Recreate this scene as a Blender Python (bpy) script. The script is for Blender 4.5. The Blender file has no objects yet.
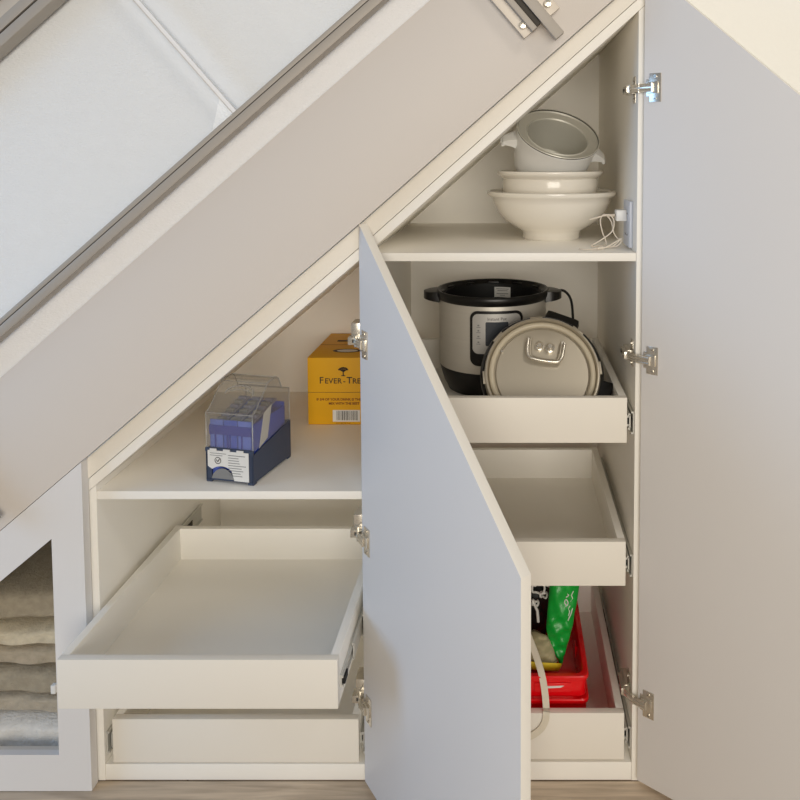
import bpy, bmesh, math, random
from mathutils import Vector, Matrix
from math import sin, cos, pi, radians, tan, atan2, sqrt
random.seed(7)
SC = bpy.context.scene
COL = SC.collection
V = Vector

# ------------------------------------------------------------ camera numbers
F, D, PT, CX, HC = 760.0, 1.357, radians(3.3), 508.0, 1.173
CY = 153 + F*tan(PT)
def at(px, py, Y):
    """the point of the depth plane Y that the photo shows at a pixel"""
    u = (px-CX)/F; v = (CY-py)/F
    fw = cos(PT)+v*sin(PT); z = v*cos(PT)-sin(PT); t = (Y+D)/fw
    return V((u*t, Y, HC+z*t))

# ------------------------------------------------------------ materials
def new_mat(name):
    m = bpy.data.materials.new(name); m.use_nodes = True
    return m, m.node_tree, m.node_tree.nodes['Principled BSDF']
def lin(c):
    return tuple(((x/255)/12.92 if x/255 <= .04045 else ((x/255+.055)/1.055)**2.4) for x in c)+(1,)
def mat(name, rgb, rough=.5, metal=0, bump=0, bscale=200, var=0, vscale=8, spec=.5, coat=0, stretch=None, trans=0, ior=1.45, alpha=1):
    m, nt, b = new_mat(name); L = nt.links
    b.inputs['Base Color'].default_value = lin(rgb)
    b.inputs['Roughness'].default_value = rough
    b.inputs['Metallic'].default_value = metal
    b.inputs['Specular IOR Level'].default_value = spec
    b.inputs['Coat Weight'].default_value = coat
    b.inputs['Transmission Weight'].default_value = trans
    b.inputs['IOR'].default_value = ior
    tc = nt.nodes.new('ShaderNodeTexCoord'); mp = nt.nodes.new('ShaderNodeMapping')
    L.new(tc.outputs['Object'], mp.inputs['Vector'])
    if stretch: mp.inputs['Scale'].default_value = stretch
    n = nt.nodes.new('ShaderNodeTexNoise'); n.inputs['Scale'].default_value = vscale; n.inputs['Detail'].default_value = 4
    L.new(mp.outputs[0], n.inputs['Vector'])
    mx = nt.nodes.new('ShaderNodeMix'); mx.data_type = 'RGBA'
    mx.inputs['A'].default_value = tuple(x*(1-var) for x in lin(rgb)[:3])+(1,)
    mx.inputs['B'].default_value = tuple(min(1, x*(1+var)) for x in lin(rgb)[:3])+(1,)
    L.new(n.outputs['Fac'], mx.inputs['Factor']); L.new(mx.outputs['Result'], b.inputs['Base Color'])
    if bump:
        n2 = nt.nodes.new('ShaderNodeTexNoise'); n2.inputs['Scale'].default_value = bscale; n2.inputs['Detail'].default_value = 3
        L.new(mp.outputs[0], n2.inputs['Vector'])
        bp = nt.nodes.new('ShaderNodeBump'); bp.inputs['Strength'].default_value = bump; bp.inputs['Distance'].default_value = .002
        L.new(n2.outputs['Fac'], bp.inputs['Height']); L.new(bp.outputs[0], b.inputs['Normal'])
    return m
M = {}
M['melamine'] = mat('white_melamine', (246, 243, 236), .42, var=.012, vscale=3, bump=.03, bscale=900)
M['door_white'] = mat('door_laminate', (226, 224, 223), .42, var=.012, vscale=3, bump=.03, bscale=900)
M['drawer_white'] = mat('drawer_board', (238, 233, 223), .45, var=.012, vscale=3, bump=.03, bscale=900)
M['paint'] = mat('stair_paint', (217, 210, 203), .5, var=.02, vscale=2, bump=.05, bscale=400)
M['wallpaper'] = mat('textured_wall', (246, 247, 250), .7, var=.02, vscale=30, bump=.55, bscale=170, stretch=(1, 1, 2.2))
M['cream'] = mat('cream_wall', (255, 254, 248), .8, var=.015, vscale=20, bump=.25, bscale=160)
M['chrome'] = mat('nickel_metal', (224, 218, 206), .25, .85, var=.1, vscale=40)
M['steel_rail'] = mat('zinc_rail', (205, 204, 198), .42, .35, var=.08, vscale=30)
M['alu'] = mat('grey_aluminium', (172, 165, 156), .55, .2, var=.05, vscale=10, bump=.05, bscale=300)
M['alu_light'] = mat('brushed_plate', (205, 196, 184), .45, .3, var=.05, vscale=10)
M['darkgap'] = mat('dark_gasket', (60, 55, 48), .6)
M['black'] = mat('black_plastic', (17, 16, 15), .32, var=.1, vscale=20)
M['blackmat'] = mat('black_rubber', (18, 18, 18), .6)
M['steel'] = mat('brushed_steel', (205, 200, 190), .42, .4, var=.06, vscale=6, stretch=(1, 1, 40), bump=.05, bscale=60)
M['steel_soft'] = mat('lid_steel', (196, 188, 172), .42, .7, var=.04, vscale=12)
M['alupot'] = mat('pot_aluminium', (198, 196, 186), .42, .35, var=.05, vscale=10)
M['silicone'] = mat('silicone_ring', (225, 214, 190), .35, var=.05, vscale=20, trans=.25)
M['ceramic'] = mat('white_ceramic', (234, 229, 219), .16, var=.01, vscale=6, coat=.4)
M['whiteplastic'] = mat('white_plastic', (228, 228, 226), .3, var=.01)
M['socket'] = mat('socket_plastic', (214, 220, 232), .3, var=.01)
M['cable'] = mat('white_cable', (225, 215, 200), .45)
M['panelgrey'] = mat('control_panel_grey', (190, 188, 184), .4, .3, var=.03)
M['display'] = mat('display_glass', (70, 74, 80), .15, var=.1, vscale=30)
M['ink'] = mat('dark_ink', (45, 38, 32), .6)
M['inkgrey'] = mat('grey_ink', (130, 130, 130), .6)
M['inkred'] = mat('brown_red_ink', (120, 45, 15), .6)
M['yellowbox'] = mat('yellow_card', (226, 168, 14), .55, var=.05, vscale=9, bump=.1, bscale=60)
M['paper'] = mat('white_paper', (225, 224, 220), .6, var=.02, vscale=30)
M['navy'] = mat('navy_plastic', (58, 68, 90), .38, var=.08, vscale=12)
M['blue'] = mat('blue_plastic', (50, 80, 200), .3, var=.1, vscale=14)
M['blueclear'] = mat('pale_blue_plastic', (96, 118, 215), .25, var=.2, vscale=40)
M['royal'] = mat('royal_blue_plastic', (6, 16, 160), .25)
M['traygrey'] = mat('blue_grey_tray', (126, 126, 150), .4, var=.15, vscale=60)
M['red'] = mat('red_plastic', (232, 8, 20), .25, var=.06, vscale=10, coat=.3)
M['green'] = mat('green_film', (14, 160, 55), .3, var=.12, vscale=20, bump=.4, bscale=60)
M['blackbag'] = mat('black_film', (16, 17, 18), .35, bump=.4, bscale=60)
M['clothbeige'] = mat('beige_fabric', (176, 166, 132), .85, var=.15, vscale=25, bump=.4, bscale=300)
M['yellow'] = mat('yellow_hem', (226, 200, 40), .6)
M['strap'] = mat('white_strap', (222, 214, 196), .7, var=.05, vscale=50)
def fleece(name, rgb): return mat(name, rgb, .95, var=.28, vscale=70, bump=1.0, bscale=220, spec=.1)
M['fl_white'] = fleece('white_fleece', (250, 250, 250))
M['fl_a'] = fleece('taupe_fleece', (192, 182, 165))
M['fl_b'] = fleece('sand_fleece', (226, 218, 198))
M['fl_c'] = fleece('brown_grey_fleece', (176, 168, 152))
M['fl_d'] = fleece('warm_grey_fleece', (192, 184, 170))

def floor_mat():
    m, nt, b = new_mat('oak_laminate'); L = nt.links
    tc = nt.nodes.new('ShaderNodeTexCoord')
    br = nt.nodes.new('ShaderNodeTexBrick'); br.inputs['Scale'].default_value = 1
    br.inputs['Brick Width'].default_value = 1.2; br.inputs['Row Height'].default_value = .19
    br.inputs['Mortar Size'].default_value = .0012
    br.inputs['Color1'].default_value = lin((214, 197, 176)); br.inputs['Color2'].default_value = lin((200, 183, 161))
    br.inputs['Mortar'].default_value = lin((110, 92, 72))
    L.new(tc.outputs['Object'], br.inputs['Vector'])
    mp = nt.nodes.new('ShaderNodeMapping'); mp.inputs['Scale'].default_value = (2, 26, 1)
    L.new(tc.outputs['Object'], mp.inputs['Vector'])
    n = nt.nodes.new('ShaderNodeTexNoise'); n.inputs['Scale'].default_value = 3; n.inputs['Detail'].default_value = 8
    n.inputs['Distortion'].default_value = .6
    L.new(mp.outputs[0], n.inputs['Vector'])
    cr = nt.nodes.new('ShaderNodeValToRGB'); cr.color_ramp.elements[0].color = (.62, .6, .58, 1); cr.color_ramp.elements[1].color = (1.1, 1.1, 1.1, 1)
    cr.color_ramp.elements[0].position = .3; cr.color_ramp.elements[1].position = .7
    L.new(n.outputs['Fac'], cr.inputs['Fac'])
    mx = nt.nodes.new('ShaderNodeMix'); mx.data_type = 'RGBA'; mx.blend_type = 'MULTIPLY'; mx.inputs['Factor'].default_value = 1
    L.new(br.outputs['Color'], mx.inputs['A']); L.new(cr.outputs['Color'], mx.inputs['B'])
    L.new(mx.outputs['Result'], b.inputs['Base Color']); b.inputs['Roughness'].default_value = .45
    return m
M['floor'] = floor_mat()

def clear_mat(name, tint, gloss=.08, rough=.02, haze=0):
    """thin clear sheet: mostly see-through, a little mirror, an optional milky share"""
    m = bpy.data.materials.new(name); m.use_nodes = True; nt = m.node_tree; L = nt.links
    nt.nodes.remove(nt.nodes['Principled BSDF']); out = nt.nodes['Material Output']
    tr = nt.nodes.new('ShaderNodeBsdfTransparent'); tr.inputs['Color'].default_value = tint
    gl = nt.nodes.new('ShaderNodeBsdfGlossy'); gl.inputs['Roughness'].default_value = rough
    fr = nt.nodes.new('ShaderNodeFresnel'); ge = nt.nodes.new('ShaderNodeNewGeometry'); io = nt.nodes.new('ShaderNodeMath'); io.operation = 'MULTIPLY_ADD'   # same mirror share on both faces of the thin sheet
    io.inputs[1].default_value = 1/1.45-1.45; io.inputs[2].default_value = 1.45; L.new(ge.outputs['Backfacing'], io.inputs[0]); L.new(io.outputs[0], fr.inputs['IOR'])
    ad = nt.nodes.new('ShaderNodeMath'); ad.operation = 'MULTIPLY_ADD'; ad.inputs[1].default_value = .5; ad.inputs[2].default_value = gloss
    L.new(fr.outputs[0], ad.inputs[0])
    m1 = nt.nodes.new('ShaderNodeMixShader'); L.new(ad.outputs[0], m1.inputs[0]); L.new(tr.outputs[0], m1.inputs[1]); L.new(gl.outputs[0], m1.inputs[2])
    df = nt.nodes.new('ShaderNodeBsdfDiffuse'); df.inputs['Color'].default_value = (.8, .8, .8, 1)
    m2 = nt.nodes.new('ShaderNodeMixShader'); m2.inputs[0].default_value = haze
    L.new(m1.outputs[0], m2.inputs[1]); L.new(df.outputs[0], m2.inputs[2]); L.new(m2.outputs[0], out.inputs['Surface'])
    return m
M['glass'] = clear_mat('balustrade_glass', (.985, .99, .99, 1), .0)
M['doorglass'] = clear_mat('tinted_door_glass', (.968, .96, .945, 1), .0)
M['clearplastic'] = clear_mat('clear_plastic', (.95, .945, .93, 1), .04, .06, .06)
M['cpedge'] = clear_mat('clear_plastic_edge', (.8, .8, .78, 1), .12, .15, .25)

# ------------------------------------------------------------ mesh builder
class MB:
    def __init__(s): s.bm = bmesh.new(); s.mats = []; s.X = Matrix.Identity(4); s.smooth = True
    def mi(s, m):
        if m not in s.mats: s.mats.append(m)
        return s.mats.index(m)
    def _v(s, p): return s.bm.verts.new(s.X @ V(p))
    def face(s, vs, m):
        try:
            f = s.bm.faces.new(vs); f.material_index = s.mi(m); f.smooth = True; return f
        except ValueError: return None
    def box(s, x0, x1, y0, y1, z0, z1, m, bev=0.0):
        if bev:
            t = bmesh.new()
            vs = [t.verts.new((x, y, z)) for x in (x0, x1) for y in (y0, y1) for z in (z0, z1)]
            for q in ((0, 1, 3, 2), (4, 6, 7, 5), (0, 4, 5, 1), (2, 3, 7, 6), (0, 2, 6, 4), (1, 5, 7, 3)): t.faces.new([vs[i] for i in q])
            bmesh.ops.bevel(t, geom=t.edges[:], offset=bev, segments=2, profile=.6, affect='EDGES', clamp_overlap=True)
            s.merge(t, m)
            return
        vs = [s._v((x, y, z)) for x in (x0, x1) for y in (y0, y1) for z in (z0, z1)]
        for q in ((0, 1, 3, 2), (4, 6, 7, 5), (0, 4, 5, 1), (2, 3, 7, 6), (0, 2, 6, 4), (1, 5, 7, 3)): s.face([vs[i] for i in q], m)
    def merge(s, t, m):
        mp = {v: s._v(v.co) for v in t.verts}
        for f in t.faces: s.face([mp[v] for v in f.verts], m)
        t.free()
    def prism(s, poly, y0, y1, m, bev=0.0):
        """polygon in XZ, extruded along Y"""
        t = bmesh.new()
        a = [t.verts.new((p[0], y0, p[1])) for p in poly]; b = [t.verts.new((p[0], y1, p[1])) for p in poly]
        n = len(poly)
        t.faces.new(a); t.faces.new(b[::-1])
        for i in range(n): t.faces.new((a[i], b[i], b[(i+1) % n], a[(i+1) % n]))
        bmesh.ops.recalc_face_normals(t, faces=t.faces[:])
        if bev: bmesh.ops.bevel(t, geom=t.edges[:], offset=bev, segments=2, profile=.6, affect='EDGES', clamp_overlap=True)
        s.merge(t, m)
    def lathe(s, prof, m, seg=64, c=(0, 0, 0), close=False, sx=1, sy=1):
        """profile (r, z) around Z through c; m may be a list per segment"""
        rings = []
        for r, z in prof:
            if r < 1e-6: rings.append([s._v((c[0], c[1], c[2]+z))])
            else: rings.append([s._v((c[0]+sx*r*cos(2*pi*i/seg), c[1]+sy*r*sin(2*pi*i/seg), c[2]+z)) for i in range(seg)])
        k = len(rings)
        for j in range(k if close else k-1):
            a, b = rings[j], rings[(j+1) % k]; mm = m[j] if isinstance(m, list) else m
            for i in range(seg):
                i2 = (i+1) % seg
                if len(a) == 1 and len(b) == 1: break
                if len(a) == 1: s.face((a[0], b[i2], b[i]), mm)
                elif len(b) == 1: s.face((a[i], a[i2], b[0]), mm)
                else: s.face((a[i], a[i2], b[i2], b[i]), mm)
    def tube(s, pts, r, m, seg=10, caps=True, flat=1.0, up=None):
        pts = [V(p) for p in pts]; rings = []; n0 = None
        for i, p in enumerate(pts):
            t = (pts[min(i+1, len(pts)-1)]-pts[max(i-1, 0)]).normalized()
            if n0 is None:
                n0 = V(up) if up else (V((0, 0, 1)) if abs(t.z) < .9 else V((1, 0, 0)))
            n0 = (n0-t*n0.dot(t)).normalized(); b = t.cross(n0)
            rr = r[i] if isinstance(r, list) else r
            rings.append([s._v(p+n0*rr*flat*cos(2*pi*k/seg)+b*rr*sin(2*pi*k/seg)) for k in range(seg)])
        for a, b in zip(rings, rings[1:]):
            for k in range(seg): s.face((a[k], a[(k+1) % seg], b[(k+1) % seg], b[k]), m)
        if caps: s.face(rings[0][::-1], m); s.face(rings[-1], m)
    def cyl(s, p0, p1, r, m, seg=24): s.tube([p0, p1], r, m, seg)
    def loops(s, loops, m, cap=True):
        rings = [[s._v(p) for p in lp] for lp in loops]; n = len(rings[0])
        for a, b in zip(rings, rings[1:]):
            for k in range(n): s.face((a[k], a[(k+1) % n], b[(k+1) % n], b[k]), m)
        if cap: s.face(rings[0][::-1], m); s.face(rings[-1], m)
    def build(s, name, parent=None, auto=35, sub=0, loc=None):
        bmesh.ops.recalc_face_normals(s.bm, faces=s.bm.faces[:])
        xs = [v.co for v in s.bm.verts]
        lo = V([min(c[i] for c in xs) for i in range(3)]); hi = V([max(c[i] for c in xs) for i in range(3)])
        o0 = V(((lo.x+hi.x)/2, (lo.y+hi.y)/2, lo.z)) if loc is None else V(loc)
        for v in s.bm.verts: v.co -= o0
        me = bpy.data.meshes.new(name); s.bm.to_mesh(me); s.bm.free()
        for m in s.mats: me.materials.append(M[m])
        me.set_sharp_from_angle(angle=radians(auto))
        o = bpy.data.objects.new(name, me); COL.objects.link(o)
        set_parent(o, o0, parent)
        if sub:
            md = o.modifiers.new('sub', 'SUBSURF'); md.levels = sub; md.render_levels = sub
        return o
WORLD = {}
def set_parent(o, w, parent):
    w = V(w); WORLD[o.name] = w
    if parent: o.parent = parent; o.location = w-WORLD[parent.name]
    else: o.location = w
def empty(name, loc, parent=None):
    o = bpy.data.objects.new(name, None); COL.objects.link(o); o.empty_display_size = .05
    set_parent(o, loc, parent); return o
def tag(o, label=None, cat=None, group=None, kind=None):
    if label: o['label'] = label
    if cat: o['category'] = cat
    if group: o['group'] = group
    if kind: o['kind'] = kind
    return o
def thing(name, label, cat, loc, group=None): return tag(empty(name, loc), label, cat, group)
def text_into(mb, s, size, m, fn, spacing=1.0, align='CENTER', bold=0.0):
    """flat letters as real mesh; fn maps (x, z) of the lettering plane to a place"""
    cu = bpy.data.curves.new('lettering', 'FONT'); cu.body = s; cu.size = size; cu.align_x = align; cu.space_character = spacing
    cu.resolution_u = 3; cu.offset = bold
    ob = bpy.data.objects.new('lettering_source', cu); COL.objects.link(ob)
    dg = bpy.context.evaluated_depsgraph_get(); me = ob.evaluated_get(dg).to_mesh()
    vs = [mb.bm.verts.new(fn(v.co.x, v.co.y)) for v in me.vertices]
    for p in me.polygons: mb.face([vs[i] for i in p.vertices], m)
    ob.evaluated_get(dg).to_mesh_clear()
    bpy.data.objects.remove(ob); bpy.data.curves.remove(cu)

# ------------------------------------------------------------ slope lines of the stair
def g3(x): return .561+.850*(x+.7608) if x < -.2655 else .9819+.890*(x+.2655)
def g2(x): return g3(x)+.0215
def g1(x): return .627+.850*(x+.7568) if x < -.2600 else 1.0493+.878*(x+.26)
def gt(x): return .7729+.863*(x+.9049)

# ------------------------------------------------------------ the setting
mb = MB(); mb.box(-2.4, 2.4, -3.2, .75, -.04, 0, 'floor'); tag(mb.build('floor', loc=(0, 0, 0)), kind='structure')
mb = MB(); mb.prism([(-1.9, gt(-1.9)-.04), (1.6, gt(1.6)-.04), (1.6, 3.4), (-1.9, 3.4)], -.006, .09, 'wallpaper')
tag(mb.build('wall_upper'), kind='structure')
mb = MB(); mb.prism([(.2475, 0), (2.2, 0), (2.2, g1(2.2)), (.2475, g1(.2475))], .0, .09, 'cream')
tag(mb.build('wall_right'), kind='structure')
mb = MB(); mb.box(-2.0, 2.2, .66, .74, 0, 3.0, 'cream'); tag(mb.build('wall_back'), kind='structure')
xs = [-1.75, -.26, 2.0]
mb = MB(); mb.prism([(x, g1(x)+.0012) for x in xs]+[(2.0, gt(2.0)), (-1.75, gt(-1.75))], -.024, -.0065, 'paint', .0008)
tag(mb.build('trim_1'), kind='structure')          # the sloping stringer board of the staircase

# ------------------------------------------------------------ balustrade
al = math.atan(.863); E1 = V((cos(al), 0, sin(al))); E2 = V((sin(al), 0, -cos(al)))   # up the stair / square to it, downwards
def slant(o):  # frame with x up the slope, y = world Y, z = perpendicular (upwards)
    return Matrix(((E1.x, 0, -E2.x, o[0]), (0, 1, 0, o[1]), (E1.z, 0, -E2.z, o[2]), (0, 0, 0, 1)))
bal = thing('glass_balustrade', 'glass stair balustrade in grey metal channels above the sloping white stair side', 'balustrade', at(0, 330, -.04))
O = at(180, 172, -.034)            # a point of the lower channel's centre line
mb = MB(); mb.X = slant(O)
mb.box(-1.3, 1.4, -.016, .016, -.013, .0025, 'alu', .002)
mb.box(-1.3, 1.4, -.012, .016, .0045, .013, 'alu', .002)
mb.box(-1.3, 1.4, -.009, .012, .0015, .006, 'darkgap')
mb.build('channel', bal)
j = (at(184.5, 54, -.034)-O).dot(E1)
for a, b in ((-1.3, j-.0035), (j+.0035, 1.4)):
    mb = MB(); mb.X = slant(O); mb.box(a, b, -.005, .005, .012, .455, 'glass', .001); mb.build('glass_panel', bal)
mb = MB(); mb.X = slant(O); mb.box(j-.0032, j+.0032, -.004, .004, .0125, .45, 'wallpaper')
mb.box(j-.0045, j-.0036, -.0052, -.0048, .0125, .45, 'alu_light'); mb.build('joint_strip', bal)
HD = (at(0, 55, -.034)-O).dot(-E2)
mb = MB(); mb.X = slant(O)
mb.box(-1.3, 1.4, -.016, .016, HD+.001, HD+.018, 'alu', .002)
mb.box(-1.3, 1.4, -.013, .012, HD+.017, HD+.022, 'darkgap')
mb.box(-1.3, 1.4, -.016, .016, HD+.021, HD+.038, 'alu', .002)
mb.box(-1.3, 1.4, -.010, .010, HD+.040, HD+.064, 'alu_light', .003)
mb.box(-1.3, 1.4, -.013, .012, HD+.062, HD+.068, 'darkgap')
mb.box(-1.3, 1.4, -.02, .02, HD+.068, HD+.11, 'alu', .004)
mb.build('handrail', bal)
def post(tip, bracket):
    t = tip; mb = MB(); mb.X = slant(t)
    L_ = 1.05
    mb.box(-.019, -.0005, -.014, .008, 0, L_, 'alu', .0015)
    mb.box(-.029, -.020, -.010, .008, .038, L_, 'darkgap', .001)
    mb.box(-.040, -.0295, -.012, .010, .036, L_, 'alu', .0015)
    p = mb.build('post', bal)
    if bracket:
        mb = MB(); mb.X = slant(t); mb.box(-.056, .024, .0085, .0205, .038, .30, 'alu_light', .001)
        mb.build('bracket_plate', p)
        for dx, dz in ((-.044, .056), (-.044, .26), (.012, .056), (.012, .26)):
            mb = MB(); mb.X = slant(t); c = (dx, .0, dz)
            mb.X = mb.X @ Matrix.Translation(c) @ Matrix.Rotation(pi/2, 4, 'X')
            mb.lathe([(0, .0005), (.002, .0005), (.0025, .0025), (.0058, .002), (.0065, -.0005), (.0065, -.0088), (0, -.0088)], 'chrome', 20)
            mb.build('screw', p)
    return p
post(at(564, 33, -.05), True)
post(at(-1, 519, -.05), False)

# ------------------------------------------------------------ hinge (drawn in the door's own frame)
def hinge(door, hp, ang, z, px, side):
    """hp: corner of the door's inner face at the hinge side; ang: direction of the door along its width;
    px: X of the side panel's face; side: -1 when that panel stands right of the opening"""
    d = V((cos(ang), sin(ang), 0)); n = V((-abs(d.y), -abs(d.x), 0)).normalized() if True else None
    n = V((d.y, -d.x, 0))
    if n.y > 0: n = -n
    Mx = Matrix(((d.x, n.x, 0, hp[0]), (d.y, n.y, 0, hp[1]), (0, 0, 1, z), (0, 0, 0, 1)))
    mb = MB(); mb.X = Mx
    # cup flange on the door: rounded plate with two ears and a recessed cup
    mb.box(.0110, .0330, 0, .0018, -.0250, .0250, 'chrome', .0007)
    mb.box(.0050, .024, 0, .0016, -.0150, .0150, 'chrome', .0007)
    mb.box(.0090, .0290, .0012, .0060, -.0100, .0100, 'chrome', .0012)
    mb.box(.0090, .0150, .005, .0058, -.0065, -.002, 'darkgap')
    mb.box(.0090, .0150, .005, .0058, .002, .0065, 'darkgap')
    for zz in (-.0195, .0195):
        mb.tube([(.0225, .0014, zz), (.0225, .0034, zz)], .0028, 'chrome', 12)
        mb.box(.0208, .0242, .0032, .0038, zz-.0005, zz+.0005, 'darkgap')
    # mounting plate and arm on the cabinet's side panel
    mb.X = Matrix.Identity(4)
    s = side; q = px
    mb.box(min(q, q-.0015), max(q, q-.0015), .020, .042, z-.024, z+.024, 'chrome', .0003)
    mb.box(q-.0120, q-.0012, .018, .066, z-.0075, z+.0075, 'chrome', .0012)
    mb.box(q-.0190, q-.0060, .010, .054, z-.0066, z+.0066, 'chrome', .0012)
    mb.box(q-.0196, q-.0188, .034, .040, z-.0022, z+.0022, 'darkgap')
    mb.box(q-.0196, q-.0188, .046, .049, z-.0030, z+.0030, 'darkgap')
    for zz in (-.018, .018):
        mb.tube([(q-.0014, .031, z+zz), (q-.004, .031, z+zz)], .0035, 'chrome', 12)
    if side > 0 and hp[0] < 0:            # the angled bracket block of the left cabinet's hinges
        mb.box(q-.0200, q-.0010, .010, .046, z-.004, z+.030, 'chrome', .002)
        mb.box(q-.0240, q-.0020, -.002, .020, z-.0075, z+.0065, 'chrome', .0015)
        mb.box(q-.0160, q-.0130, -.0026, -.0018, z-.003, z+.003, 'darkgap')
    # the link between them
    a = V((q-.0125, .012, z)); b = Mx @ V((.019, .0070, 0)); b.z = z
    k = (a+b)/2+V((-.004, -.003, 0))
    for dz in (-.0048, .0048): mb.tube([a+V((0, 0, dz)), k+V((0, 0, dz)), b+V((0, 0, dz))], .0026, 'chrome', 8)
    mb.tube([a+V((0, 0, 0)), k, b], .0034, 'chrome', 10)
    mb.tube([a+V((0, 0, -.0075)), a+V((0, 0, .0075))], .0030, 'chrome', 12)
    mb.tube([k+V((0, 0, -.0075)), k+V((0, 0, .0075))], .0024, 'chrome', 12)
    mb.tube([b+V((0, 0, -.0075)), b+V((0, 0, .0075))], .0026, 'chrome', 12)
    return mb.build('hinge', door, 30)
def swing_door(cab, hx, hy, ang, width, zlo, zh, zf, th=.0165):
    d = V((cos(ang), sin(ang), 0)); n = V((d.y, -d.x, 0))
    if n.y > 0: n = -n
    t = bmesh.new(); mb = MB()
    mb.X = Matrix(((d.x, n.x, 0, hx), (d.y, n.y, 0, hy), (0, 0, 1, 0), (0, 0, 0, 1)))
    t.free()
    mb.prism([(0, zlo), (width, zlo), (width, zf), (0, zh)], -th, 0, 'door_white', .0009)
    mb.bm.normal_update(); e_ = mb.mi('melamine')          # edge faces coloured lighter, standing in for lamplight catching them
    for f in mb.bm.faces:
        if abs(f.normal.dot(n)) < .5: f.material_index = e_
    return mb.build('door', cab, 30, loc=(hx, hy, zlo))

# ------------------------------------------------------------ drawers and their runners
def drawer(cab, x0, x1, yf, z0, h, L_=.45, gl=.014, gr=.013):
    t = .014; mb = MB(); y0 = yf+.0142; y1 = yf+L_
    mb.box(x0, x0+t, y0, y1, z0, z0+h, 'melamine', .0007)
    mb.box(x1-t, x1, y0, y1, z0, z0+h, 'melamine', .0007)
    mb.box(x0+t, x1-t, y1-t, y1, z0, z0+h-.001, 'melamine', .0007)
    mb.box(x0+t, x1-t, y0, y1-t, z0+.004, z0+.013, 'melamine')
    dr = mb.build('drawer', cab, 30)
    mb = MB(); mb.box(x0, x1, yf, yf+.014, z0, z0+h, 'drawer_white', .0009); mb.build('drawer_front', dr, 30)
    for sx, g in ((-1, gl), (1, gr)):
        xa = x0 if sx < 0 else x1; zc = z0+h*.42
        def bx(a, b, ya, yb, za, zb, m): mb.box(min(xa+sx*a, xa+sx*b), max(xa+sx*a, xa+sx*b), ya, yb, za, zb, m)
        mb = MB()
        bx(.0002, .003, yf+.016, y1-.01, zc-.011, zc+.011, 'steel_rail')
        bx(.003, .0055, yf+.016, y1-.02, zc-.010, zc-.006, 'steel_rail')
        bx(.003, .0055, yf+.016, y1-.02, zc+.006, zc+.010, 'steel_rail')
        bx(.0015, .0085, yf+.018, yf+.040, zc-.005, zc+.006, 'blackmat')
        bx(.0045, .0080, yf*.5+.012, yf*.5+.42, zc-.015, zc-.011, 'steel_rail')
        bx(.0045, .0080, yf*.5+.012, yf*.5+.42, zc+.011, zc+.015, 'steel_rail')
        bx(.0062, .0085, yf*.5+.012, yf*.5+.42, zc-.0125, zc+.0125, 'steel_rail')
        bx(g-.0025, g-.0004, .006, .455, zc-.021, zc+.021, 'steel_rail')
        bx(g-.0055, g-.002, .006, .455, zc-.021, zc-.0175, 'steel_rail')
        bx(g-.0055, g-.002, .006, .455, zc+.0175, zc+.021, 'steel_rail')
        bx(g-.0038, g-.0024, .30, .33, zc-.010, zc+.010, 'darkgap')
        bx(g-.0038, g-.0024, .36, .40, zc-.006, zc+.006, 'darkgap')
        mb.build('drawer_runner', dr, 30)
    return dr

# ------------------------------------------------------------ left cabinet with two drawers
def cabinet(label, name, xa, xb, ta, tb, base_z, sh_z0, sh_z1, x_ends):
    c = thing(name, label, 'cabinet', ((xa+xb)/2, .29, 0))
    Yb = .582
    for (p0, p1, e) in ((xa, xa+ta, 0), (xb-tb, xb, 1)):
        mb = MB(); mb.prism([(p0, 0.001), (p1, 0.001), (p1, g3(p1)-.0005), (p0, g3(p0)-.0005)], 0, Yb, 'melamine', .0006); mb.build('side_panel', c, 30)
    i0, i1 = xa+ta+.0003, xb-tb-.0003
    mb = MB(); mb.box(i0, i1, .001, Yb, .001, base_z, 'melamine', .0007); mb.build('base_panel', c, 30)
    mb = MB(); mb.box(i0, i1, .0015, Yb, sh_z0, sh_z1, 'melamine', .0009); mb.build('shelf', c, 30)
    mb = MB(); mb.prism([(xa, .001), (xb, .001), (xb, g3(xb)), (xa, g3(xa))], Yb+.0003, Yb+.009, 'melamine'); mb.build('back_panel', c, 30)
    e0, e1 = x_ends
    mb = MB(); mb.prism([(e0, g3(e0)), (e1, g3(e1)), (e1, g2(e1)), (e0, g2(e0))], -.0006, Yb+.009, 'melamine', .0007); mb.build('top_panel', c, 30)
    mb = MB(); mb.prism([(e0, g2(e0)+.0012), (e1, g2(e1)+.0012), (e1, g1(e1)), (e0, g1(e0))], -.003, .0135, 'drawer_white', .0005); mb.build('fascia_board', c, 30)
    return c
left = cabinet('low white under-stairs cabinet with yellow carton on its shelf, left of the bluish open door', 'storage_cabinet', -.769, -.2578, .016, .0078, .032, .5395, .5545, (-.769, -.2579))
right = cabinet('tall white under-stairs cabinet with bowls on its shelf and three pull-out drawers', 'storage_cabinet', -.2576, .2470, .0081, .0162, .036, .9785, .9935, (-.2576, .2470))

drawer(left, -.7385, -.2790, -.160, .2620, .0835)
drawer(left, -.7385, -.2790, 0.002, .0345, .0840)
drawer(right, -.2355, .2165, 0.0, .6455, .0835, gr=.0145)
drawer(right, -.2355, .2165, 0.0, .3765, .0835, gr=.0145)
drawer(right, -.2355, .2165, 0.0, .0420, .0900, gr=.0145)

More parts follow.
